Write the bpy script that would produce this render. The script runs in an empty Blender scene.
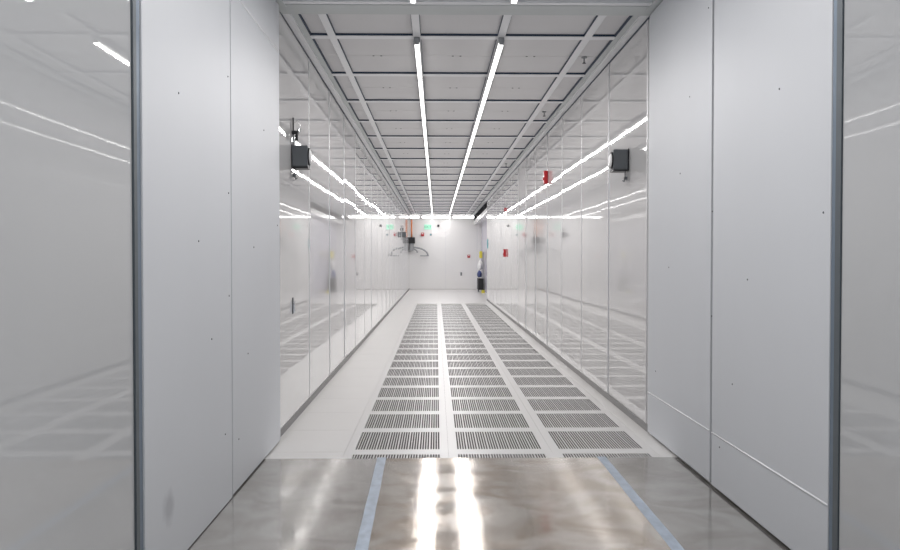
import bpy, bmesh, math, random
from mathutils import Vector, Matrix
random.seed(7)
S = bpy.context.scene
RAD = 51                        # radiance of the tube lamps
COL = S.collection
XL, XR = -0.981, 1.366          # inner faces of the corridor walls
DN, DE = -3.0, 29.5             # near and far end of the corridor
ZE = 1.119                      # camera height
ZB = 2.690                      # underside of ceiling bars
ZP = 2.709                      # underside of ceiling panels

# ------------------------------------------------------------------ materials
def new_mat(name):
    m = bpy.data.materials.new(name); m.use_nodes = True
    nt = m.node_tree; b = nt.nodes['Principled BSDF']
    return m, nt, b
def mat(name, col, rough=.5, metal=0., spec=.5, coat=0., emit=None, es=0., noise=None, bump=None, alpha=None):
    m, nt, b = new_mat(name)
    b.inputs['Base Color'].default_value = (*col, 1)
    b.inputs['Roughness'].default_value = rough
    b.inputs['Metallic'].default_value = metal
    b.inputs['Specular IOR Level'].default_value = spec
    b.inputs['Coat Weight'].default_value = coat
    if emit:
        b.inputs['Emission Color'].default_value = (*emit, 1)
        b.inputs['Emission Strength'].default_value = es
    tc = nt.nodes.new('ShaderNodeTexCoord')
    if noise:                       # (scale, amount, (sx,sy,sz))
        mp = nt.nodes.new('ShaderNodeMapping'); mp.inputs['Scale'].default_value = noise[2]
        nt.links.new(tc.outputs['Object'], mp.inputs[0])
        n = nt.nodes.new('ShaderNodeTexNoise'); n.inputs['Scale'].default_value = noise[0]; n.inputs['Detail'].default_value = 4
        nt.links.new(mp.outputs[0], n.inputs[0])
        mx = nt.nodes.new('ShaderNodeMix'); mx.data_type = 'RGBA'
        k = noise[1]
        mx.inputs[6].default_value = (*[c*(1-k) for c in col], 1)
        mx.inputs[7].default_value = (*[min(1, c*(1+k)) for c in col], 1)
        nt.links.new(n.outputs['Fac'], mx.inputs[0]); nt.links.new(mx.outputs[2], b.inputs['Base Color'])
    if bump:                        # list of (scale, strength, (sx,sy,sz))
        prev = None
        for sc, st, sv in bump:
            mp = nt.nodes.new('ShaderNodeMapping'); mp.inputs['Scale'].default_value = sv
            nt.links.new(tc.outputs['Object'], mp.inputs[0])
            n = nt.nodes.new('ShaderNodeTexNoise'); n.inputs['Scale'].default_value = sc; n.inputs['Detail'].default_value = 1
            nt.links.new(mp.outputs[0], n.inputs[0])
            bp = nt.nodes.new('ShaderNodeBump'); bp.inputs['Strength'].default_value = 1; bp.inputs['Distance'].default_value = st
            nt.links.new(n.outputs['Fac'], bp.inputs['Height'])
            if prev: nt.links.new(prev.outputs[0], bp.inputs['Normal'])
            prev = bp
        nt.links.new(prev.outputs[0], b.inputs['Normal']); nt.links.new(prev.outputs[0], b.inputs['Coat Normal'])
    return m

M = {}
M['wall'] = mat('glossy_white_wall', (.66, .655, .655), .022, spec=1.0, coat=.28, bump=[(1.6, .0007, (1, 1, .6)), (7, .00010, (1, 1, 1))])
M['wall_end'] = mat('white_end_wall', (.86, .855, .84), .08)
M['header'] = mat('white_header', (.80, .80, .79), .2)
M['matteblack'] = mat('matte_black', (.01, .01, .012), .9, spec=.1)
M['wall_near'] = mat('glossy_grey_wall', (.50, .51, .52), .02, spec=1.0, bump=[(1.3, .0005, (1, 1, .6)), (7, .00008, (1, 1, 1))])
M['strip'] = mat('joint_strip_metal', (.76, .76, .77), .35, metal=.85)
M['base'] = mat('baseboard_grey', (.30, .295, .295), .6, spec=.2)
M['ceil'] = mat('ceiling_panel_grey', (.72, .715, .725), .5, noise=(3, .03, (1, 1, 1)))
M['bar'] = mat('ceiling_bar_aluminium', (.84, .85, .87), .35, metal=.1)
M['gasket'] = mat('dark_gasket', (.045, .065, .105), .5, spec=.2)
M['beam'] = mat('beam_grey', (.58, .61, .61), .4, noise=(2, .05, (1, 3, 1)))
M['tile'] = mat('floor_tile_white', (.70, .69, .675), .28, noise=(2.5, .03, (1, 1, 1)))
M['perf'] = mat('perforated_tile_white', (.68, .67, .66), .35)
M['dark'] = mat('plenum_dark', (.11, .10, .10), .9)
M['black'] = mat('black_plastic', (.012, .012, .014), .4)
M['dgrey'] = mat('dark_grey_plastic', (.10, .11, .12), .35)
M['mgrey'] = mat('mid_grey_metal', (.33, .34, .35), .35, metal=.4)
M['chrome'] = mat('chrome', (.8, .8, .8), .12, metal=1)
M['white'] = mat('white_plastic', (.82, .82, .82), .35)
M['red'] = mat('red_plastic', (.50, .012, .02), .35)
M['teal'] = mat('teal_sign', (.05, .33, .38), .4)
M['blue'] = mat('navy_cloth', (.05, .07, .19), .8)
M['yellow'] = mat('yellow_plastic', (.75, .66, .08), .45)
M['orange'] = mat('orange_pipe', (.85, .28, .10), .4)
M['post'] = mat('blue_grey_post', (.16, .21, .27), .35, metal=.5)
M['post_shaded'] = mat('shaded_post', (.10, .12, .135), .4, metal=.3)  # post colour darkened to carry the shade of its near side
M['lav'] = mat('lavender_door', (.50, .49, .56), .25)
M['tape'] = mat('blue_tape', (.36, .42, .50), .35, noise=(26, .38, (1, .45, 1)), bump=[(30, .0016, (1, 1, 1))])
M['lamp'] = mat('lamp_diffuser', (.9, .9, .9), .4, emit=(1, .985, .955), es=3)
M['lampend'] = mat('end_lamp_diffuser', (.9, .9, .9), .4, emit=(1, .99, .97), es=3)
M['exitg'] = mat('pale_green_panel', (.45, .78, .62), .3, emit=(.35, .8, .55), es=.35)
M['exitt'] = mat('green_letters', (.02, .45, .22), .4)
M['ridge'] = mat('white_ridge', (.88, .89, .90), .25)

def sheet_mat(name, col, spot=None):
    m = mat(name, col, .42, noise=(1.6, .035, (1, 1, .3)), bump=[(1.2, .002, (1, 1, .4))])
    if spot:
        nt = m.node_tree; b = nt.nodes['Principled BSDF']
        src = b.inputs['Base Color'].links[0].from_socket
        tc = nt.nodes.new('ShaderNodeTexCoord')
        vm = nt.nodes.new('ShaderNodeVectorMath'); vm.operation = 'DISTANCE'; vm.inputs[1].default_value = spot
        nt.links.new(tc.outputs['Object'], vm.inputs[0])
        nn = nt.nodes.new('ShaderNodeTexNoise'); nn.inputs['Scale'].default_value = 14
        nt.links.new(tc.outputs['Object'], nn.inputs[0])
        ad = nt.nodes.new('ShaderNodeMath'); ad.operation = 'MULTIPLY_ADD'; ad.inputs[1].default_value = .06
        nt.links.new(nn.outputs['Fac'], ad.inputs[0]); nt.links.new(vm.outputs['Value'], ad.inputs[2])
        mr = nt.nodes.new('ShaderNodeMapRange'); mr.inputs[1].default_value = .055; mr.inputs[2].default_value = .10
        mr.inputs[3].default_value = .42; mr.inputs[4].default_value = 0
        nt.links.new(ad.outputs[0], mr.inputs[0])
        mx = nt.nodes.new('ShaderNodeMix'); mx.data_type = 'RGBA'
        nt.links.new(mr.outputs[0], mx.inputs[0]); nt.links.new(src, mx.inputs[6]); mx.inputs[7].default_value = (.22, .23, .26, 1)
        nt.links.new(mx.outputs[2], b.inputs['Base Color'])
    return m

def steel_mat(name, c1, c2):
    m, nt, b = new_mat(name)
    b.inputs['Metallic'].default_value = .72
    tc = nt.nodes.new('ShaderNodeTexCoord')
    def noise(scale, detail, dist=0, sv=(1, 1, 1)):
        mp = nt.nodes.new('ShaderNodeMapping'); mp.inputs['Scale'].default_value = sv
        nt.links.new(tc.outputs['Object'], mp.inputs[0])
        n = nt.nodes.new('ShaderNodeTexNoise'); n.inputs['Scale'].default_value = scale; n.inputs['Detail'].default_value = detail
        n.inputs['Distortion'].default_value = dist
        nt.links.new(mp.outputs[0], n.inputs[0]); return n
    a = noise(3.2, 5, 1.6)
    cr = nt.nodes.new('ShaderNodeValToRGB')
    cr.color_ramp.elements[0].position = .36; cr.color_ramp.elements[0].color = (*c1, 1)
    cr.color_ramp.elements[1].position = .62; cr.color_ramp.elements[1].color = (*c2, 1)
    nt.links.new(a.outputs['Fac'], cr.inputs[0])
    # curved scratches: thin iso-lines of a distorted noise
    s1 = noise(7.5, 3, 3.2)
    pp = nt.nodes.new('ShaderNodeMath'); pp.operation = 'SUBTRACT'; pp.inputs[1].default_value = .5; nt.links.new(s1.outputs['Fac'], pp.inputs[0])
    ab = nt.nodes.new('ShaderNodeMath'); ab.operation = 'ABSOLUTE'; nt.links.new(pp.outputs[0], ab.inputs[0])
    mr = nt.nodes.new('ShaderNodeMapRange'); mr.inputs[1].default_value = 0; mr.inputs[2].default_value = .008; mr.inputs[3].default_value = .42; mr.inputs[4].default_value = 0
    nt.links.new(ab.outputs[0], mr.inputs[0])
    mx = nt.nodes.new('ShaderNodeMix'); mx.data_type = 'RGBA'; mx.inputs[7].default_value = (.36, .34, .32, 1)
    nt.links.new(mr.outputs[0], mx.inputs[0]); nt.links.new(cr.outputs[0], mx.inputs[6])
    nt.links.new(mx.outputs[2], b.inputs['Base Color'])
    r = noise(4.5, 6, 1.2)
    rr = nt.nodes.new('ShaderNodeMapRange'); rr.inputs[1].default_value = .35; rr.inputs[2].default_value = .68; rr.inputs[3].default_value = .08; rr.inputs[4].default_value = .17
    nt.links.new(r.outputs['Fac'], rr.inputs[0]); nt.links.new(rr.outputs[0], b.inputs['Roughness'])
    n1 = noise(5, 3, .8); b1 = nt.nodes.new('ShaderNodeBump'); b1.inputs['Distance'].default_value = .00007; b1.inputs['Strength'].default_value = 1
    nt.links.new(n1.outputs['Fac'], b1.inputs['Height'])
    n2 = noise(38, 4, 2.5, (1, .4, 1)); b2 = nt.nodes.new('ShaderNodeBump'); b2.inputs['Distance'].default_value = .00020; b2.inputs['Strength'].default_value = 1
    nt.links.new(n2.outputs['Fac'], b2.inputs['Height']); nt.links.new(b1.outputs[0], b2.inputs['Normal'])
    nt.links.new(b2.outputs[0], b.inputs['Normal'])
    return m
M['steel'] = steel_mat('scuffed_stainless', (.47, .40, .33), (.64, .60, .55))
M['steel_grey'] = steel_mat('grey_stainless', (.38, .36, .335), (.52, .51, .49))

# ------------------------------------------------------------------ helpers
def box(bm, x0, x1, y0, y1, z0, z1):
    v = [bm.verts.new(p) for p in ((x0,y0,z0),(x1,y0,z0),(x1,y1,z0),(x0,y1,z0),(x0,y0,z1),(x1,y0,z1),(x1,y1,z1),(x0,y1,z1))]
    for f in ((3,2,1,0),(4,5,6,7),(0,1,5,4),(1,2,6,5),(2,3,7,6),(3,0,4,7)): bm.faces.new([v[i] for i in f])
    return v
def cyl(bm, p0, p1, r, seg=12, r1=None):
    p0, p1 = Vector(p0), Vector(p1); d = (p1-p0); L = d.length
    mtx = Matrix.Translation((p0+p1)/2) @ d.to_track_quat('Z', 'Y').to_matrix().to_4x4()
    return bmesh.ops.create_cone(bm, cap_ends=True, segments=seg, radius1=r, radius2=r if r1 is None else r1, depth=L, matrix=mtx)
def tube(bm, pts, r, seg=8):
    rings = []
    for i, p in enumerate(pts):
        p = Vector(p); a = Vector(pts[max(i-1, 0)]); b = Vector(pts[min(i+1, len(pts)-1)])
        t = (b-a).normalized(); n = t.cross(Vector((0, 1, .13))).normalized(); u = t.cross(n)
        rings.append([bm.verts.new(p + r*(math.cos(2*math.pi*k/seg)*n + math.sin(2*math.pi*k/seg)*u)) for k in range(seg)])
    for a, b in zip(rings, rings[1:]):
        for k in range(seg): bm.faces.new((a[k], a[(k+1)%seg], b[(k+1)%seg], b[k]))
    bm.faces.new(rings[0][::-1]); bm.faces.new(rings[-1])
def mesh(bm, name, m, smooth=False, bevel=0):
    bmesh.ops.recalc_face_normals(bm, faces=bm.faces)
    me = bpy.data.meshes.new(name); bm.to_mesh(me); bm.free(); me.materials.append(m)
    if smooth:
        for p in me.polygons: p.use_smooth = True
    return me
def obj(name, bm, m, parent=None, smooth=False, bevel=0, label=None):
    me = bm if isinstance(bm, bpy.types.Mesh) else mesh(bm, name, m, smooth)
    o = bpy.data.objects.new(name, me); COL.objects.link(o)
    if parent: o.parent = parent
    if bevel:
        b = o.modifiers.new('bevel', 'BEVEL'); b.width = bevel; b.segments = 2; b.limit_method = 'ANGLE'
    if label: o['label'] = label
    return o
def tag(o, label, cat, group=None):
    o['label'] = label; o['category'] = cat
    if group: o['group'] = group
    return o
def thing(name, label, cat, loc, group=None):
    o = bpy.data.objects.new(name, None); COL.objects.link(o); o.location = loc; o.empty_display_size = .1
    return tag(o, label, cat, group)
def struct(name, bm, m, **k):
    o = obj(name, bm, m, **k); o['kind'] = 'structure'; return o
def B(*boxes):
    bm = bmesh.new()
    for b in boxes: box(bm, *b)
    return bm
def dup(root, loc, label=None):
    r = root.copy(); COL.objects.link(r); r.location = loc
    if label: r['label'] = label
    for ch in list(root.children):
        c = ch.copy(); COL.objects.link(c); c.parent = r
        for g in list(ch.children):
            d = g.copy(); COL.objects.link(d); d.parent = c
    return r
ONES = ['', 'first', 'second', 'third', 'fourth', 'fifth', 'sixth', 'seventh', 'eighth', 'ninth', 'tenth', 'eleventh', 'twelfth', 'thirteenth',
        'fourteenth', 'fifteenth', 'sixteenth', 'seventeenth', 'eighteenth', 'nineteenth', 'twentieth']
def ordn(n):
    if n <= 20: return ONES[n]
    return ('twenty-' if n < 30 else 'thirty-') + ONES[n % 10] if n % 10 else 'thirtieth'

# ------------------------------------------------------------------ walls
OPEN0 = 21.8        # where the recessed bay of the right wall begins
ZTOP = 2.66
def wall(side, X, out, joints, y_end, mwall):
    """glossy panels side by side, each a hair out of true like the real ones"""
    bm = bmesh.new(); js = bmesh.new()
    for a, b in zip(joints, joints[1:]):
        j0, j1 = random.uniform(-.0022, .0022), random.uniform(-.0022, .0022)
        t0, t1 = random.uniform(-.0015, .0015), random.uniform(-.0015, .0015)
        n = 1
        x = lambda jj, tt: X + out*(.003 + jj + tt)
        pts = []
        ya, yb = a+.0015, b-.0015
        vs = [bm.verts.new(p) for p in ((x(j0, t0), ya, 0), (x(j1, t0), yb, 0), (x(j1, t1), yb, 2.80), (x(j0, t1), ya, 2.80),
                                       (X+out*.06, ya, 0), (X+out*.06, yb, 0), (X+out*.06, yb, 2.80), (X+out*.06, ya, 2.80))]
        for f in ((0,1,2,3),(4,5,6,7),(0,1,5,4),(1,2,6,5),(2,3,7,6),(3,0,4,7)): bm.faces.new([vs[i] for i in f])
    w = struct('wall_'+side, bm, mwall)
    for a in joints[1:-1]:
        s = obj('joint_strip', B((min(X, X+out*.02)-(.0012 if out > 0 else 0), max(X, X+out*.02)+(.0012 if out < 0 else 0), a-.007, a+.007, .05, ZTOP)), M['strip'], w)
    return w
jl = [2.62] + [2.671+1.2*k for k in range(1, 22)] + [DE]
jl = [2.66, 3.871, 5.07] + [6.271+1.2*k for k in range(0, 19)] + [DE]
wall('left', XL, -1, jl, DE, M['wall'])
jr = [2.77, 4.05, 5.23] + [6.41+1.183*k for k in range(0, 13)] + [OPEN0]
wall('right', XR, 1, jr, OPEN0, M['wall'])
wl = wall('left_near', -.955, -1, [DN, -1.0, .2, 1.4, 2.572], 2.6, M['wall_near'])
wr = wall('right_near', 1.347, 1, [DN, -.9, .3, 1.5, 2.668], 2.7, M['wall_near'])
# back wall
bm = bmesh.new(); box(bm, XL-.05, .338, DE, DE+.06, 0, 2.8); box(bm, .342, XR+.12, DE, DE+.06, 0, 2.8); box(bm, XR+.124, 1.75, DE, DE+.06, 0, 2.8)
wb = struct('wall_back', bm, M['wall_end'])
obj('joint_strip', B((.334, .346, DE-.002, DE+.02, .05, 2.54)), M['strip'], wb)
# recess of the right wall at the far end: header, jamb, lavender doors
XB = 1.64
struct('wall_header', B((XR, XR+.06, OPEN0, DE, 2.36, 2.50)), M['header'])
struct('trim_1', B((XR+.004, XR+.06, OPEN0, DE, 2.50, 2.665)), M['matteblack'])
struct('wall_jamb', B((XR+.005, XB+.05, OPEN0-.03, OPEN0+.03, 0, 2.7)), M['wall'])
dr = struct('door_1', B((XB, XB+.05, OPEN0, 25.6, 0, 2.36), (XB, XB+.05, 25.62, DE, 0, 2.36)), M['lav'])
obj('handle', B((XB-.05, XB-.03, 25.45, 25.5, .85, 1.25), (XB-.05, XB, 25.45, 25.5, .88, .91), (XB-.05, XB, 25.45, 25.5, 1.19, 1.22)), M['chrome'], dr)
struct('ceiling_recess', B((XR+.06, XB+.05, OPEN0, DE, 2.36, 2.42)), M['wall'])
# end posts between near and far wall sections
p = obj('vertical_post', B((XL-.03, -.9545, 2.577, 2.636, 0, ZTOP)), M['post'], None, bevel=.003); tag(p, 'blue-grey metal post at the near edge of the left cover sheets', 'post')
obj('shaded_face', B((XL-.01, -.953, 2.574, 2.600, 0, ZTOP)), M['post_shaded'], p)  # added facing, its dark colour stands in for shade on the post
p = obj('vertical_post', B((1.3455, XR+.03, 2.672, 2.735, 0, ZTOP)), M['post'], None, bevel=.003); tag(p, 'blue-grey metal post at the near edge of the right cover sheets', 'post')
obj('shaded_face', B((1.344, XR+.01, 2.670, 2.705, 0, ZTOP)), M['post_shaded'], p)  # right post's shaded near side, put in as a darker colour
# baseboards
struct('baseboard_left', B((XL-.01, XL+.004, 4.95, DE, 0, .046)), M['base'])
struct('baseboard_right', B((XR-.004, XR+.01, 5.15, OPEN0, 0, .046)), M['base'])
struct('baseboard_back', B((XL, XR+.25, DE-.004, DE+.01, 0, .03)), M['tile'])

# ------------------------------------------------------------------ cover sheets in front of the walls
def sheet(side, X, out, y0, y1, label, spot=None, ridge=None, rivets=(), z0=.012, col=(.65, .67, .70)):
    m = sheet_mat('cover_sheet_paint', col, spot)
    bm = B((min(X, X+out*.012), max(X, X+out*.012), y0, y1, z0, ZTOP-.005))
    o = tag(obj('cover_sheet', bm, m, None, bevel=.002), label, 'panel')
    fr = B((min(X+out*.012, X+out*.022), max(X+out*.012, X+out*.022), y0+.01, y1+(.025 if y1 < 4.2 else -.01), .03, ZTOP-.05))
    obj('dark_gap_backing', fr, M['black'], o)  # black backing added so the gap between sheets looks dark
    if ridge:
        cb = bmesh.new(); cyl(cb, (X, y0+.004, ridge), (X, y1-.004, ridge), .0035, 8)  # thin white rod standing slightly proud of the sheet
        obj('ridge', cb, M['ridge'], o, smooth=True, label='thin white horizontal crease')
    for y, z in rivets:
        rb = bmesh.new(); cyl(rb, (X, y, z), (X-out*.0025, y, z), .0045, 10, .003)
        obj('rivet', rb, M['dgrey'], o)
    return o
def riv(px, X, y0, y1):
    out = []
    for x, y in px:
        d = X*808.5/(x-436.3); z = ZE + (259-y)/808.5*d
        if y0+.02 < d < y1-.02: out.append((d, z))
    return out
LR = [(2.79, 2.04), (4.22, 1.25), (4.27, 1.165), (3.25, 1.19), (4.86, 1.28), (3.43, .775), (4.02, .64), (3.82, .36), (3.62, 1.93), (3.62, 1.43), (3.64, .29)]
sheet('l', -.953, -1, 3.790, 4.945, 'white cover sheet on the left wall, the one farther along, beside the plate edge', ridge=2.372,
      rivets=[(4.24, 1.18), (4.50, 1.83), (4.10, .64), (4.87, 1.32), (3.90, .25)])
sheet('l', -.950, -1, 2.64, 3.764, 'white cover sheet on the left wall with a dark smudge, next to the post', spot=(-.95, 2.87, .235),
      rivets=[(3.01, 1.73), (3.25, 1.19), (3.43, .78), (3.72, 1.95), (3.72, 1.42), (3.72, .95), (3.64, .33)], z0=.008)
RR = 0
sheet('r', 1.347, 1, 3.948, 5.115, 'white cover sheet on the right wall, the one farther along, beside the plate edge', ridge=.272,
      rivets=[(4.29, 1.98), (4.45, 1.59), (4.66, 1.07), (4.93, .43), (4.0, 2.36)], z0=.018)
sheet('r', 1.345, 1, 2.74, 3.914, 'white cover sheet on the right wall, next to the right post', ridge=.272,
      rivets=[(3.16, 1.785), (2.79, 1.28), (3.47, 1.03), (3.64, .55), (3.80, .225), (3.92, 1.35), (3.92, .84)], z0=.016)
# top track over walls and sheets
def track(name, X, s):
    x = lambda a: X + s*a
    lo, hi = sorted((x(-.02), x(.055)))
    o = struct(name, B((lo, hi, 5.05, DE, 2.672, 2.76)), M['bar'])
    lo, hi = sorted((x(.05), x(.094))); obj('upper_step', B((lo, hi, 5.05, DE, 2.688, 2.76)), M['beam'], o)
    lo, hi = sorted((x(.094), x(.102))); obj('dark_groove', B((lo, hi, 5.12, DE, 2.692, 2.76)), M['gasket'], o)
    lo, hi = sorted((x(.0), x(.06))); obj('near_section', B((lo, hi, DN, 5.04, 2.662, 2.76)), M['beam'], o)
    lo, hi = sorted((x(-.02), x(.003))); obj('dark_seal', B((lo, hi, 5.12, DE, 2.664, 2.674)), M['gasket'], o)
    return o
track('trim_2', XL, 1); track('trim_3', XR, -1)

# ------------------------------------------------------------------ ceiling
c0, cp = 5.78, 1.177
XBARS = [-.735, -.137, .462, 1.075]
bars_y = [c0+cp*k for k in range(21) if c0+cp*k < DE-.3]
near_y = [4.78-cp*k for k in range(7)]
bm = bmesh.new()
mids = sorted([y+cp/2 for y in bars_y] + [y-cp/2 for y in near_y])
edges_y = [DN] + sorted([5.05] + [y for y in bars_y] + mids + near_y) + [DE]
cols = [XL-.05] + XBARS + [XR+.05]
for xa, xb in zip(cols, cols[1:]):
    for ya, yb in zip(edges_y, edges_y[1:]):
        if yb-ya > .02: box(bm, xa+.002, xb-.002, ya+.0025, yb-.0025, ZP, ZP+.02)
ce = struct('ceiling', bm, M['ceil'])
obj('ceiling_backing', B((XL-.1, XB+.1, DN, DE+.1, ZP+.022, ZP+.06)), M['gasket'], ce)
sb = bmesh.new()
for y in mids:
    if y > 5.6:
        for x in (-.49, -.43, .13, .19, .71, .77): box(sb, x-.007, x+.007, y-.008, y+.008, ZP-.003, ZP+.002)
obj('panel_latches', sb, M['dgrey'], ce)
def bar(x0, x1, y0, y1, name, z=ZB, g=-.003):
    o = obj(name, B((x0, x1, y0, y1, z, z+.005)), M['bar'], ce)
    obj('gasket', B((x0+g, x1-g, y0+g, y1-g, z+.005, ZP)), M['gasket'], o)
for x in XBARS:
    bar(x-.026, x+.026, 5.12, DE, 'long_bar', ZB-.001)
    bar(x-.026, x+.026, DN, 4.95, 'long_bar', ZB-.001)
for y in bars_y: bar(XL+.09, XR-.09, y-.036, y+.040, 'cross_bar')
for y in near_y: bar(XL+.09, XR-.09, y-.035, y+.035, 'cross_bar')
cb = struct('trim_4', B((XL-.02, XR+.02, 4.975, 5.165, 2.668, 2.75)), M['beam'], bevel=.004)
obj('front_lip', B((XL, XR, 4.90, 4.945, 2.664, 2.70)), M['bar'], cb)

# ------------------------------------------------------------------ lamps
def lamp_proto(L):
    t = thing('tube_lamp', '', 'light', (0, 0, 0), 'light tubes of the two ceiling runs')
    h = obj('lamp_housing', B((-.021, .021, .006, L-.006, .012, .034), (-.021, -.0165, .006, L-.006, .0, .012), (.0165, .021, .006, L-.006, .0, .012)), M['mgrey'], t)
    bm = bmesh.new(); seg = 8
    prof = [(-.0155, .012), (-.0155, -.015), (.0155, -.015), (.0155, .012)]
    a = [bm.verts.new((x, .012, z)) for x, z in prof]; b = [bm.verts.new((x, L-.012, z)) for x, z in prof]
    for i in range(len(prof)): j = (i+1) % len(prof); bm.faces.new((a[i], a[j], b[j], b[i]))
    bm.faces.new(a); bm.faces.new(b[::-1])
    obj('diffuser', bm, M['lamp'], t)
    obj('end_cap', B((-.016, .016, 0, .012, -.016, .03)), M['mgrey'], t)
    obj('end_cap', B((-.016, .016, L-.012, L, -.016, .03)), M['mgrey'], t)
    return t
LZ = ZB-.036
proto = lamp_proto(cp-.012); first = True
for x, side in ((XBARS[1], 'left'), (XBARS[2], 'right')):
    n = 0
    for k in range(20):
        y = c0-.025+cp*k
        if y+cp > DE: continue
        n += 1
        lab = f'glowing ceiling light tube, {ordn(n)} past the crossbeam, {side} run'
        if first: proto.location = (x, y, LZ); proto['label'] = lab; first = False
        else: dup(proto, (x, y, LZ), lab)
    for k in range(6):
        y = 4.86-cp*(k+1)
        dup(proto, (x, y, LZ), f'white ceiling light tube, {ordn(k+1)} on the near side of the crossbeam, {side} run')
for x0, x1, nm in ((XL+.01, -.595, 'short white glowing lamp at the top of the end wall, in its left corner'),
                   (-.53, .53, 'long white glowing lamp across the middle of the end wall top'),
                   (.60, 1.62, 'long white glowing lamp at the top of the end wall, on its right')):
    t = thing('strip_lamp', nm, 'light', ((x0+x1)/2, DE, 2.640), 'lamps along the top of the end wall')
    w = (x1-x0)/2
    obj('lamp_housing', B((-w, w, -.05, 0, -.040, .040)), M['white'], t)
    obj('diffuser', B((-w+.01, w-.01, -.06, -.05, -.034, .034)), M['lampend'], t)

# ------------------------------------------------------------------ floor
T0 = 4.0764; NR = 27; XT = [-.53, .07, .67, 1.27]
bm = bmesh.new()
def ftile(xa, xb, ya, yb): box(bm, xa+.0008, xb-.0008, ya+.0008, yb-.0008, -.03, 0)
yy = T0-.6*12
while yy < DE:
    ya, yb = yy, min(yy+.6, DE+.02)
    ftile(XL-.05, XT[0], ya, yb); ftile(XT[3], XR+.05, ya, yb)
    if ya > OPEN0-.6: ftile(XR+.05, XB+.05, ya, yb)
    if ya < T0-.01 or ya > T0+.6*NR-.01:
        for a, b in zip(XT, XT[1:]): ftile(a, b, ya, yb)
    yy += .6
fl = struct('floor', bm, M['tile'])
obj('plenum', B((XL-.1, XB+.1, DN-1, DE+.1, -.50, -.48), (XL-.1, XL-.06, DN-1, DE, -.48, -.03), (XB+.06, XB+.1, DN-1, DE, -.48, -.03)), M['dark'], fl)
def perf_mesh():
    bm = bmesh.new(); e = .048; my = .058; s = .5995
    box(bm, .0005, e, .0005, s, -.003, 0); box(bm, .6-e, s, .0005, s, -.003, 0)
    box(bm, e, .6-e, .0005, my, -.003, 0); box(bm, e, .6-e, s-my, s, -.003, 0)
    x0 = e; W = .6-2*e; G = 8; gw = W/G
    for g in range(G):
        for k in range(4):
            sx = x0 + g*gw + .006 + k*.0150       # slot start
            # rib that follows each slot
            a = sx+.0088; b = (x0 + g*gw + .006 + (k+1)*.0150) if k < 3 else (x0+(g+1)*gw+.006 if g < G-1 else x0+W)
            box(bm, a, min(b, x0+W), my, s-my, -.0025, 0)
        if g == 0: box(bm, x0, x0+.006, my, s-my, -.012, 0)
    pass
    return mesh(bm, 'perforated_tile', M['perf'])
pm = perf_mesh(); n = 0
for c, cn in zip(range(3), ('left', 'middle', 'right')):
    for r in range(NR):
        o = bpy.data.objects.new('perforated_tile', pm); COL.objects.link(o)
        o.location = (XT[c], T0+.6*r, 0)
        where = 'partly under the steel plate' if r == 0 else f'{ordn(r)} full row beyond the steel plate'
        tag(o, f'white slotted floor tile in the {cn} column, {where}', 'floor tile', 'slotted tiles of the raised floor')
# steel plates and tape
DP = 4.505
for x0, x1, l in ((-.972, -.281, 'scuffed stainless floor plate between the left cover sheets and the left tape strip'),
                  (-.279, .924, 'wide scuffed stainless floor plate between the two tape strips, with bright streaks'),
                  (.926, 1.36, 'stainless floor plate between the right tape strip and the right cover sheets')):
    tag(obj('steel_plate', B((x0, x1, 1.8, DP, 0, .004)), M['steel'] if 'wide' in l else M['steel_grey'], None, bevel=.001), l, 'floor plate', 'steel plates in the foreground')
def tape(pts, w, l):
    bm = bmesh.new(); rows = []
    for i, (x, y) in enumerate(pts):
        j = random.uniform(-.0012, .0012)
        rows.append([bm.verts.new((x-w/2+j, y, .0046)), bm.verts.new((x+w/2+j, y, .0046)), bm.verts.new((x+w/2+j, y, .0040)), bm.verts.new((x-w/2+j, y, .0040))])
    for a, b in zip(rows, rows[1:]):
        for k in range(4): bm.faces.new((a[k], a[(k+1)%4], b[(k+1)%4], b[k]))
    bm.faces.new(rows[0]); bm.faces.new(rows[-1][::-1])
    return tag(obj('tape_strip', bm, M['tape']), l, 'tape', 'tape strips on the steel plates')
tape([(-.272-.034*k/24, 1.8+k*(DP-1.78)/24) for k in range(25)], .050, 'pale blue tape strip on the steel floor at the left plate joint')
tape([(.925+.004*k/24, 1.8+k*(DP-1.78)/24) for k in range(25)], .050, 'pale blue tape strip on the steel floor at the right plate joint')

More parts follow.
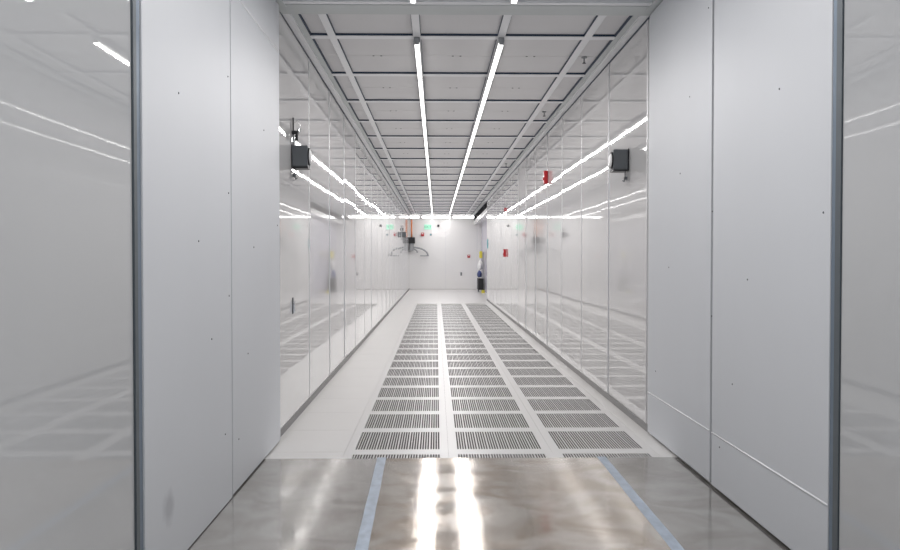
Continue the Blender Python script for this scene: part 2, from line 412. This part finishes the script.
# ------------------------------------------------------------------ wall boxes, alarms, signs
def sensor(name_label, X, s, y, z, group='wall sensor boxes', top=False, bottom=True):
    """grey box on the wall; s = +1 sticks out towards +x"""
    t = thing('sensor_box', name_label, 'sensor', (X, y, z), group)
    w = .108
    lo, hi = sorted((s*.004, s*w))
    obj('case', B((lo, hi, 0, .118, .012, .154)), M['dgrey'], t, bevel=.004)
    lo, hi = sorted((0, s*.004)); obj('wall_plate', B((lo, hi, -.006, .124, .004, .160)), M['black'], t)
    lo, hi = sorted((s*.012, s*(w+.002))); obj('bottom_lip', B((lo, hi, .004, .112, 0, .012)), M['black'], t)
    bm = bmesh.new(); cyl(bm, (s*w, .059, .083), (s*(w+.010), .059, .083), .060, 28); obj('dial_rim', bm, M['black'], t)
    bm = bmesh.new(); cyl(bm, (s*(w+.008), .059, .083), (s*(w+.018), .059, .083), .050, 28, .036)
    obj('lens', bm, M['white'], t, smooth=False, label='pale round lens')
    if bottom:
        bm = bmesh.new(); tube(bm, [(s*.012, .06, .0), (s*.012, .06, -.05), (s*.018, .06, -.07), (s*.03, .06, -.06)], .004)
        box(bm, *sorted((s*.0, s*.02)), .05, .07, -.055, -.035); obj('cable_plug', bm, M['dgrey'], t)
    if top:
        bm = bmesh.new(); cyl(bm, (s*.008, .03, .15), (s*.008, .03, .345), .005, 10); obj('conduit', bm, M['black'], t)
        bm = B((*sorted((s*.0, s*.045)), .015, .045, .232, .256), (*sorted((s*.026, s*.042)), .018, .042, .19, .235))
        obj('clamp', bm, M['black'], t, bevel=.003)
        bm = bmesh.new(); tube(bm, [(s*.012, .03, .31), (s*.04, .03, .325), (s*.055, .03, .29), (s*.045, .03, .255)], .005)
        cyl(bm, (s*.046, .03, .25), (s*.046, .03, .27), .013, 12); obj('hook', bm, M['chrome'], t)
        bm = bmesh.new(); cyl(bm, (s*.016, .03, .16), (s*.016, .03, .225), .009, 12); obj('socket', bm, M['chrome'], t)
    return t
sensor('dark grey wall box with round lens and black conduit, nearest on the left wall', XL, 1, 5.51, 1.735, top=True)
sensor('dark grey wall box with round lens on the near part of the right wall', XR, -1, 5.73, 1.742)
sensor('small dark wall box far down the left wall near the end', XL, 1, 23.1, 1.735, top=True)
# latch on the left wall
t = thing('latch', 'small oblong metal latch low on the left wall below the grey box', 'latch', (XL, 5.54, .80))
obj('latch_plate', B((0, .004, -.02, .02, -.055, .055)), M['dgrey'], t, bevel=.002)
bm = bmesh.new(); cyl(bm, (.004, 0, .02), (.018, 0, .02), .010, 14); obj('latch_knob', bm, M['chrome'], t)
obj('latch_lever', B((.006, .014, -.006, .006, -.045, .01)), M['chrome'], t)
# alarms
def alarm(label, loc, s, h, w=.08, d=.045, axis='x'):
    t = thing('fire_alarm', label, 'alarm', loc)
    if axis == 'x':
        f = lambda a, b, y0, y1, z0, z1: (*sorted((s*a, s*b)), y0, y1, z0, z1)
    else:
        f = lambda a, b, y0, y1, z0, z1: (y0, y1, -b, -a, z0, z1)
    obj('case', B(f(0, d, -w/2, w/2, -h/2, h/2)), M['red'], t, bevel=.004)
    obj('front_panel', B(f(d, d+.004, -w*.3, w*.3, h*.08, h*.34)), M['white'], t)
    obj('pull_bar', B(f(d, d+.012, -w*.28, w*.28, -h*.2, -h*.08)), M['red'], t)
    return t
alarm('red fire alarm box high on the right wall', (XR, 9.94, 2.12), -1, .16)
alarm('red manual alarm box at shoulder height on the right wall', (XR, 15.9, 1.235), -1, .155)
a = alarm('tiny red alarm lamp with wire hook high on the right wall', (XR, 15.9, 2.09), -1, .07, .05, .03)
bm = bmesh.new(); tube(bm, [(-.01, 0, .03), (-.02, 0, .10), (-.03, 0, .13)], .006); obj('wire_hook', bm, M['mgrey'], a)
alarm('red alarm box on the end wall beside the green sign', (-.50, DE, 2.01), 1, .13, .11, .04, 'y')
alarm('red alarm box on the end wall at its right edge', (1.185, DE, 1.215), 1, .11, .10, .04, 'y')
# exit sign
t = thing('exit_sign', 'small pale green exit sign high on the end wall', 'sign', (-.305, DE-.002, 2.28))
obj('sign_panel', B((-.13, .13, -.03, 0, -.09, .09)), M['exitg'], t, bevel=.004)
cu = bpy.data.curves.new('lettering', 'FONT'); cu.body = 'EXIT'; cu.size = .125; cu.align_x = 'CENTER'; cu.align_y = 'CENTER'; cu.extrude = .002
cu.materials.append(M['exitt'])
tmp = bpy.data.objects.new('tmp', cu); COL.objects.link(tmp); bpy.context.view_layer.update()
me = bpy.data.meshes.new_from_object(tmp.evaluated_get(bpy.context.evaluated_depsgraph_get())); bpy.data.objects.remove(tmp)
me.materials.clear(); me.materials.append(M['exitt'])
lt = bpy.data.objects.new('lettering', me); COL.objects.link(lt); lt.parent = t; lt.location = (0, -.033, 0); lt.rotation_euler = (math.pi/2, 0, 0)
# dome camera, teal indicator, pull handle on the end wall
t = thing('dome_camera', 'small black dome camera on the end wall right of the green sign', 'camera', (.075, DE, 2.33))
obj('camera_base', B((-.04, .04, -.02, 0, -.04, .04)), M['black'], t, bevel=.005)
bm = bmesh.new(); bmesh.ops.create_uvsphere(bm, u_segments=16, v_segments=10, radius=.036, matrix=Matrix.Translation((0, -.03, 0))); obj('dome', bm, M['black'], t, smooth=True)
t = thing('indicator_button', 'tiny teal button under the green sign on the end wall', 'button', (-.20, DE, 2.0))
obj('button_plate', B((-.035, .035, -.012, 0, -.035, .035)), M['mgrey'], t)
bm = bmesh.new(); cyl(bm, (0, -.012, 0), (0, -.03, 0), .024, 14); obj('button_cap', bm, M['teal'], t)
t = thing('pull_handle', 'small grey handle low on the right half of the end wall', 'handle', (.91, DE, .57))
obj('handle_plate', B((-.03, .03, -.008, 0, -.06, .06)), M['mgrey'], t)
bm = bmesh.new(); tube(bm, [(0, -.008, .045), (0, -.045, .035), (0, -.045, -.035), (0, -.008, -.045)], .008); obj('grip', bm, M['dgrey'], t)
# curved extraction arm on the left wall close to the end wall
t = thing('curved_arm_fixture', 'black wall box with curved grey arms and an orange riser in the far left corner', 'fixture', (XL, 29.3, 0))
obj('junction_box', B((0, .21, -.1, .19, 1.68, 1.90)), M['black'], t, bevel=.01)
obj('bracket', B((.02, .16, -.07, .19, 1.42, 1.68)), M['mgrey'], t, bevel=.01)
bm = bmesh.new(); cyl(bm, (.09, 0, 1.90), (.09, 0, 2.54), .028, 12); obj('riser_pipe', bm, M['orange'], t, smooth=True, label='orange vertical riser pipe')
bm = bmesh.new(); tube(bm, [(  .10+.58*math.sin(a), 0, 1.25+.29*math.cos(a)) for a in [i*math.pi/2/10 for i in range(11)]], .030, 10); obj('outer_arm', bm, M['mgrey'], t, smooth=True)
bm = bmesh.new(); tube(bm, [(.08+.22*math.sin(a), 0, 1.34+.15*math.cos(a)) for a in [i*math.pi/2/10 for i in range(11)]], .026, 10); obj('inner_arm', bm, M['mgrey'], t, smooth=True)
obj('arm_foot', B((.40, .72, -.05, .05, 1.215, 1.25)), M['mgrey'], t, bevel=.006)
# teal sign near the recess
t = tag(obj('teal_sign', B((XR-.008, XR, 21.35, 21.65, 1.40, 1.64)), M['teal']), 'narrow teal sign on the right wall just before the recess', 'sign')
# trolley in the recess with things on it
t = thing('equipment_trolley', 'narrow black trolley standing in the recess at the far right', 'trolley', (1.50, 27.6, 0))
obj('cabinet', B((-.09, .10, -.35, .35, .07, .46)), M['black'], t, bevel=.01)
for sx in (-.06, .07):
    for sy in (-.28, .28):
        bm = bmesh.new(); cyl(bm, (sx-.012, sy, .035), (sx+.012, sy, .035), .035, 14); obj('wheel', bm, M['dgrey'], t)
bm = bmesh.new()
for sy in (-.32, .32): cyl(bm, (.09, sy, .46), (.09, sy, 1.36), .012, 8)
for z in (.95, 1.34): cyl(bm, (.09, -.32, z), (.09, .32, z), .012, 8)
obj('push_frame', bm, M['mgrey'], t)
def bag(label, loc, sc, m, name='cloth_bag'):
    bm = bmesh.new(); bmesh.ops.create_icosphere(bm, subdivisions=3, radius=1)
    for v in bm.verts:
        k = 1+.10*math.sin(5*v.co.x+3*v.co.z)*math.cos(4*v.co.y)
        v.co = Vector((v.co.x*k*sc[0], v.co.y*k*sc[1], max(v.co.z, -.8)*sc[2]*k))
    o = obj(name, bm, m, smooth=True); o.location = loc; return tag(o, label, 'bag')
bag('dark blue cloth bag on the black trolley in the recess', (1.47, 27.4, .60), (.08, .25, .13), M['blue'])
bag('white sack resting on the blue bag of the far trolley', (1.50, 27.5, .90), (.085, .27, .18), M['white'], 'white_sack')
t = tag(obj('yellow_vest', B((-.05, .05, -.2, .0, 1.14, 1.38)), M['yellow'], bevel=.03), 'yellow vest hanging over the frame of the far trolley', 'vest'); t.location = (1.50, 27.3, 0)
bm = bmesh.new(); cyl(bm, (0, 0, 0), (0, 0, .10), .055, 16, .05); bmesh.ops.translate(bm, verts=bm.verts, vec=(0, 0, 0))
o = tag(obj('yellow_pail', bm, M['yellow'], smooth=False), 'small yellow pail on the floor of the recess before the trolley', 'pail'); o.location = (1.54, 26.5, 0)
bm = bmesh.new(); cyl(bm, (0, 0, .10), (0, 0, .115), .055, 16); obj('pail_lid', bm, M['black'], o)
# sprinklers
for k, (x, y) in enumerate([(1.165, 6.38), (1.165, 8.74), (1.165, 13.5)]):
    t = thing('sprinkler_head', ['small dark sprinkler head nearest to the crossbeam in the right ceiling strip', 'small dark sprinkler head further along, second in the right ceiling strip',
                                 'small dark sprinkler head farthest away in the right ceiling strip'][k], 'sprinkler', (x, y, ZP), 'sprinklers in the right ceiling strip')
    bm = bmesh.new(); cyl(bm, (0, 0, -.045), (0, 0, 0), .006, 10); obj('stem', bm, M['mgrey'], t)
    bm = bmesh.new(); cyl(bm, (0, 0, -.010), (0, 0, 0), .022, 14); obj('escutcheon', bm, M['mgrey'], t)
    bm = bmesh.new(); cyl(bm, (0, 0, -.052), (0, 0, -.046), .016, 10, .012); obj('deflector', bm, M['dgrey'], t)

# ------------------------------------------------------------------ light, camera
M['lamp'].cycles.emission_sampling = 'NONE'; M['lampend'].cycles.emission_sampling = 'NONE'
M['exitg'].cycles.emission_sampling = 'NONE'
def area(name, loc, sx, sy, rad, rot=(0, 0, 0)):
    l = bpy.data.lights.new(name, 'AREA'); l.shape = 'RECTANGLE'; l.size = sx; l.size_y = sy
    l.energy = rad*math.pi*sx*sy; l.color = (1, .978, .975)
    o = bpy.data.objects.new(name, l); COL.objects.link(o); o.location = loc; o.rotation_euler = rot
ya, yb = c0-.013, c0-.025+cp*20-.024
for x in XBARS[1:3]:
    area('tube_light', (x, (ya+yb)/2, LZ-.0156), .030, yb-ya, RAD)
    area('tube_light', (x, (4.85+4.86-cp*6)/2, LZ-.0156), .030, cp*6-.03, RAD)
for x0, x1 in ((XL+.02, -.61), (-.51, .51), (.61, 1.60)):
    area('end_light', ((x0+x1)/2, DE-.0606, 2.640), x1-x0, .06, 6, (math.pi/2, 0, 0))

w = bpy.data.worlds.new('World'); S.world = w; w.use_nodes = True
w.node_tree.nodes['Background'].inputs[0].default_value = (.70, .82, 1.0, 1)
w.node_tree.nodes['Background'].inputs[1].default_value = .55
cam = bpy.data.cameras.new('Camera'); co = bpy.data.objects.new('Camera', cam); COL.objects.link(co)
cam.sensor_width = 36; cam.lens = 36*808.5/900; cam.clip_start = .05; cam.clip_end = 200
co.location = (0, 0, ZE); co.rotation_euler = (math.pi/2-.0199, 0, -.0170)
S.camera = co
S.view_settings.view_transform = 'Standard'; S.view_settings.look = 'None'; S.view_settings.exposure = 0
S.cycles.max_bounces = 14; S.cycles.diffuse_bounces = 6; S.cycles.glossy_bounces = 7
S.cycles.use_denoising = True; S.cycles.sample_clamp_indirect = 5; S.cycles.caustics_reflective = False; S.cycles.caustics_refractive = False
S.cycles.use_adaptive_sampling = False; S.cycles.denoising_prefilter = "ACCURATE"; S.cycles.use_light_tree = True
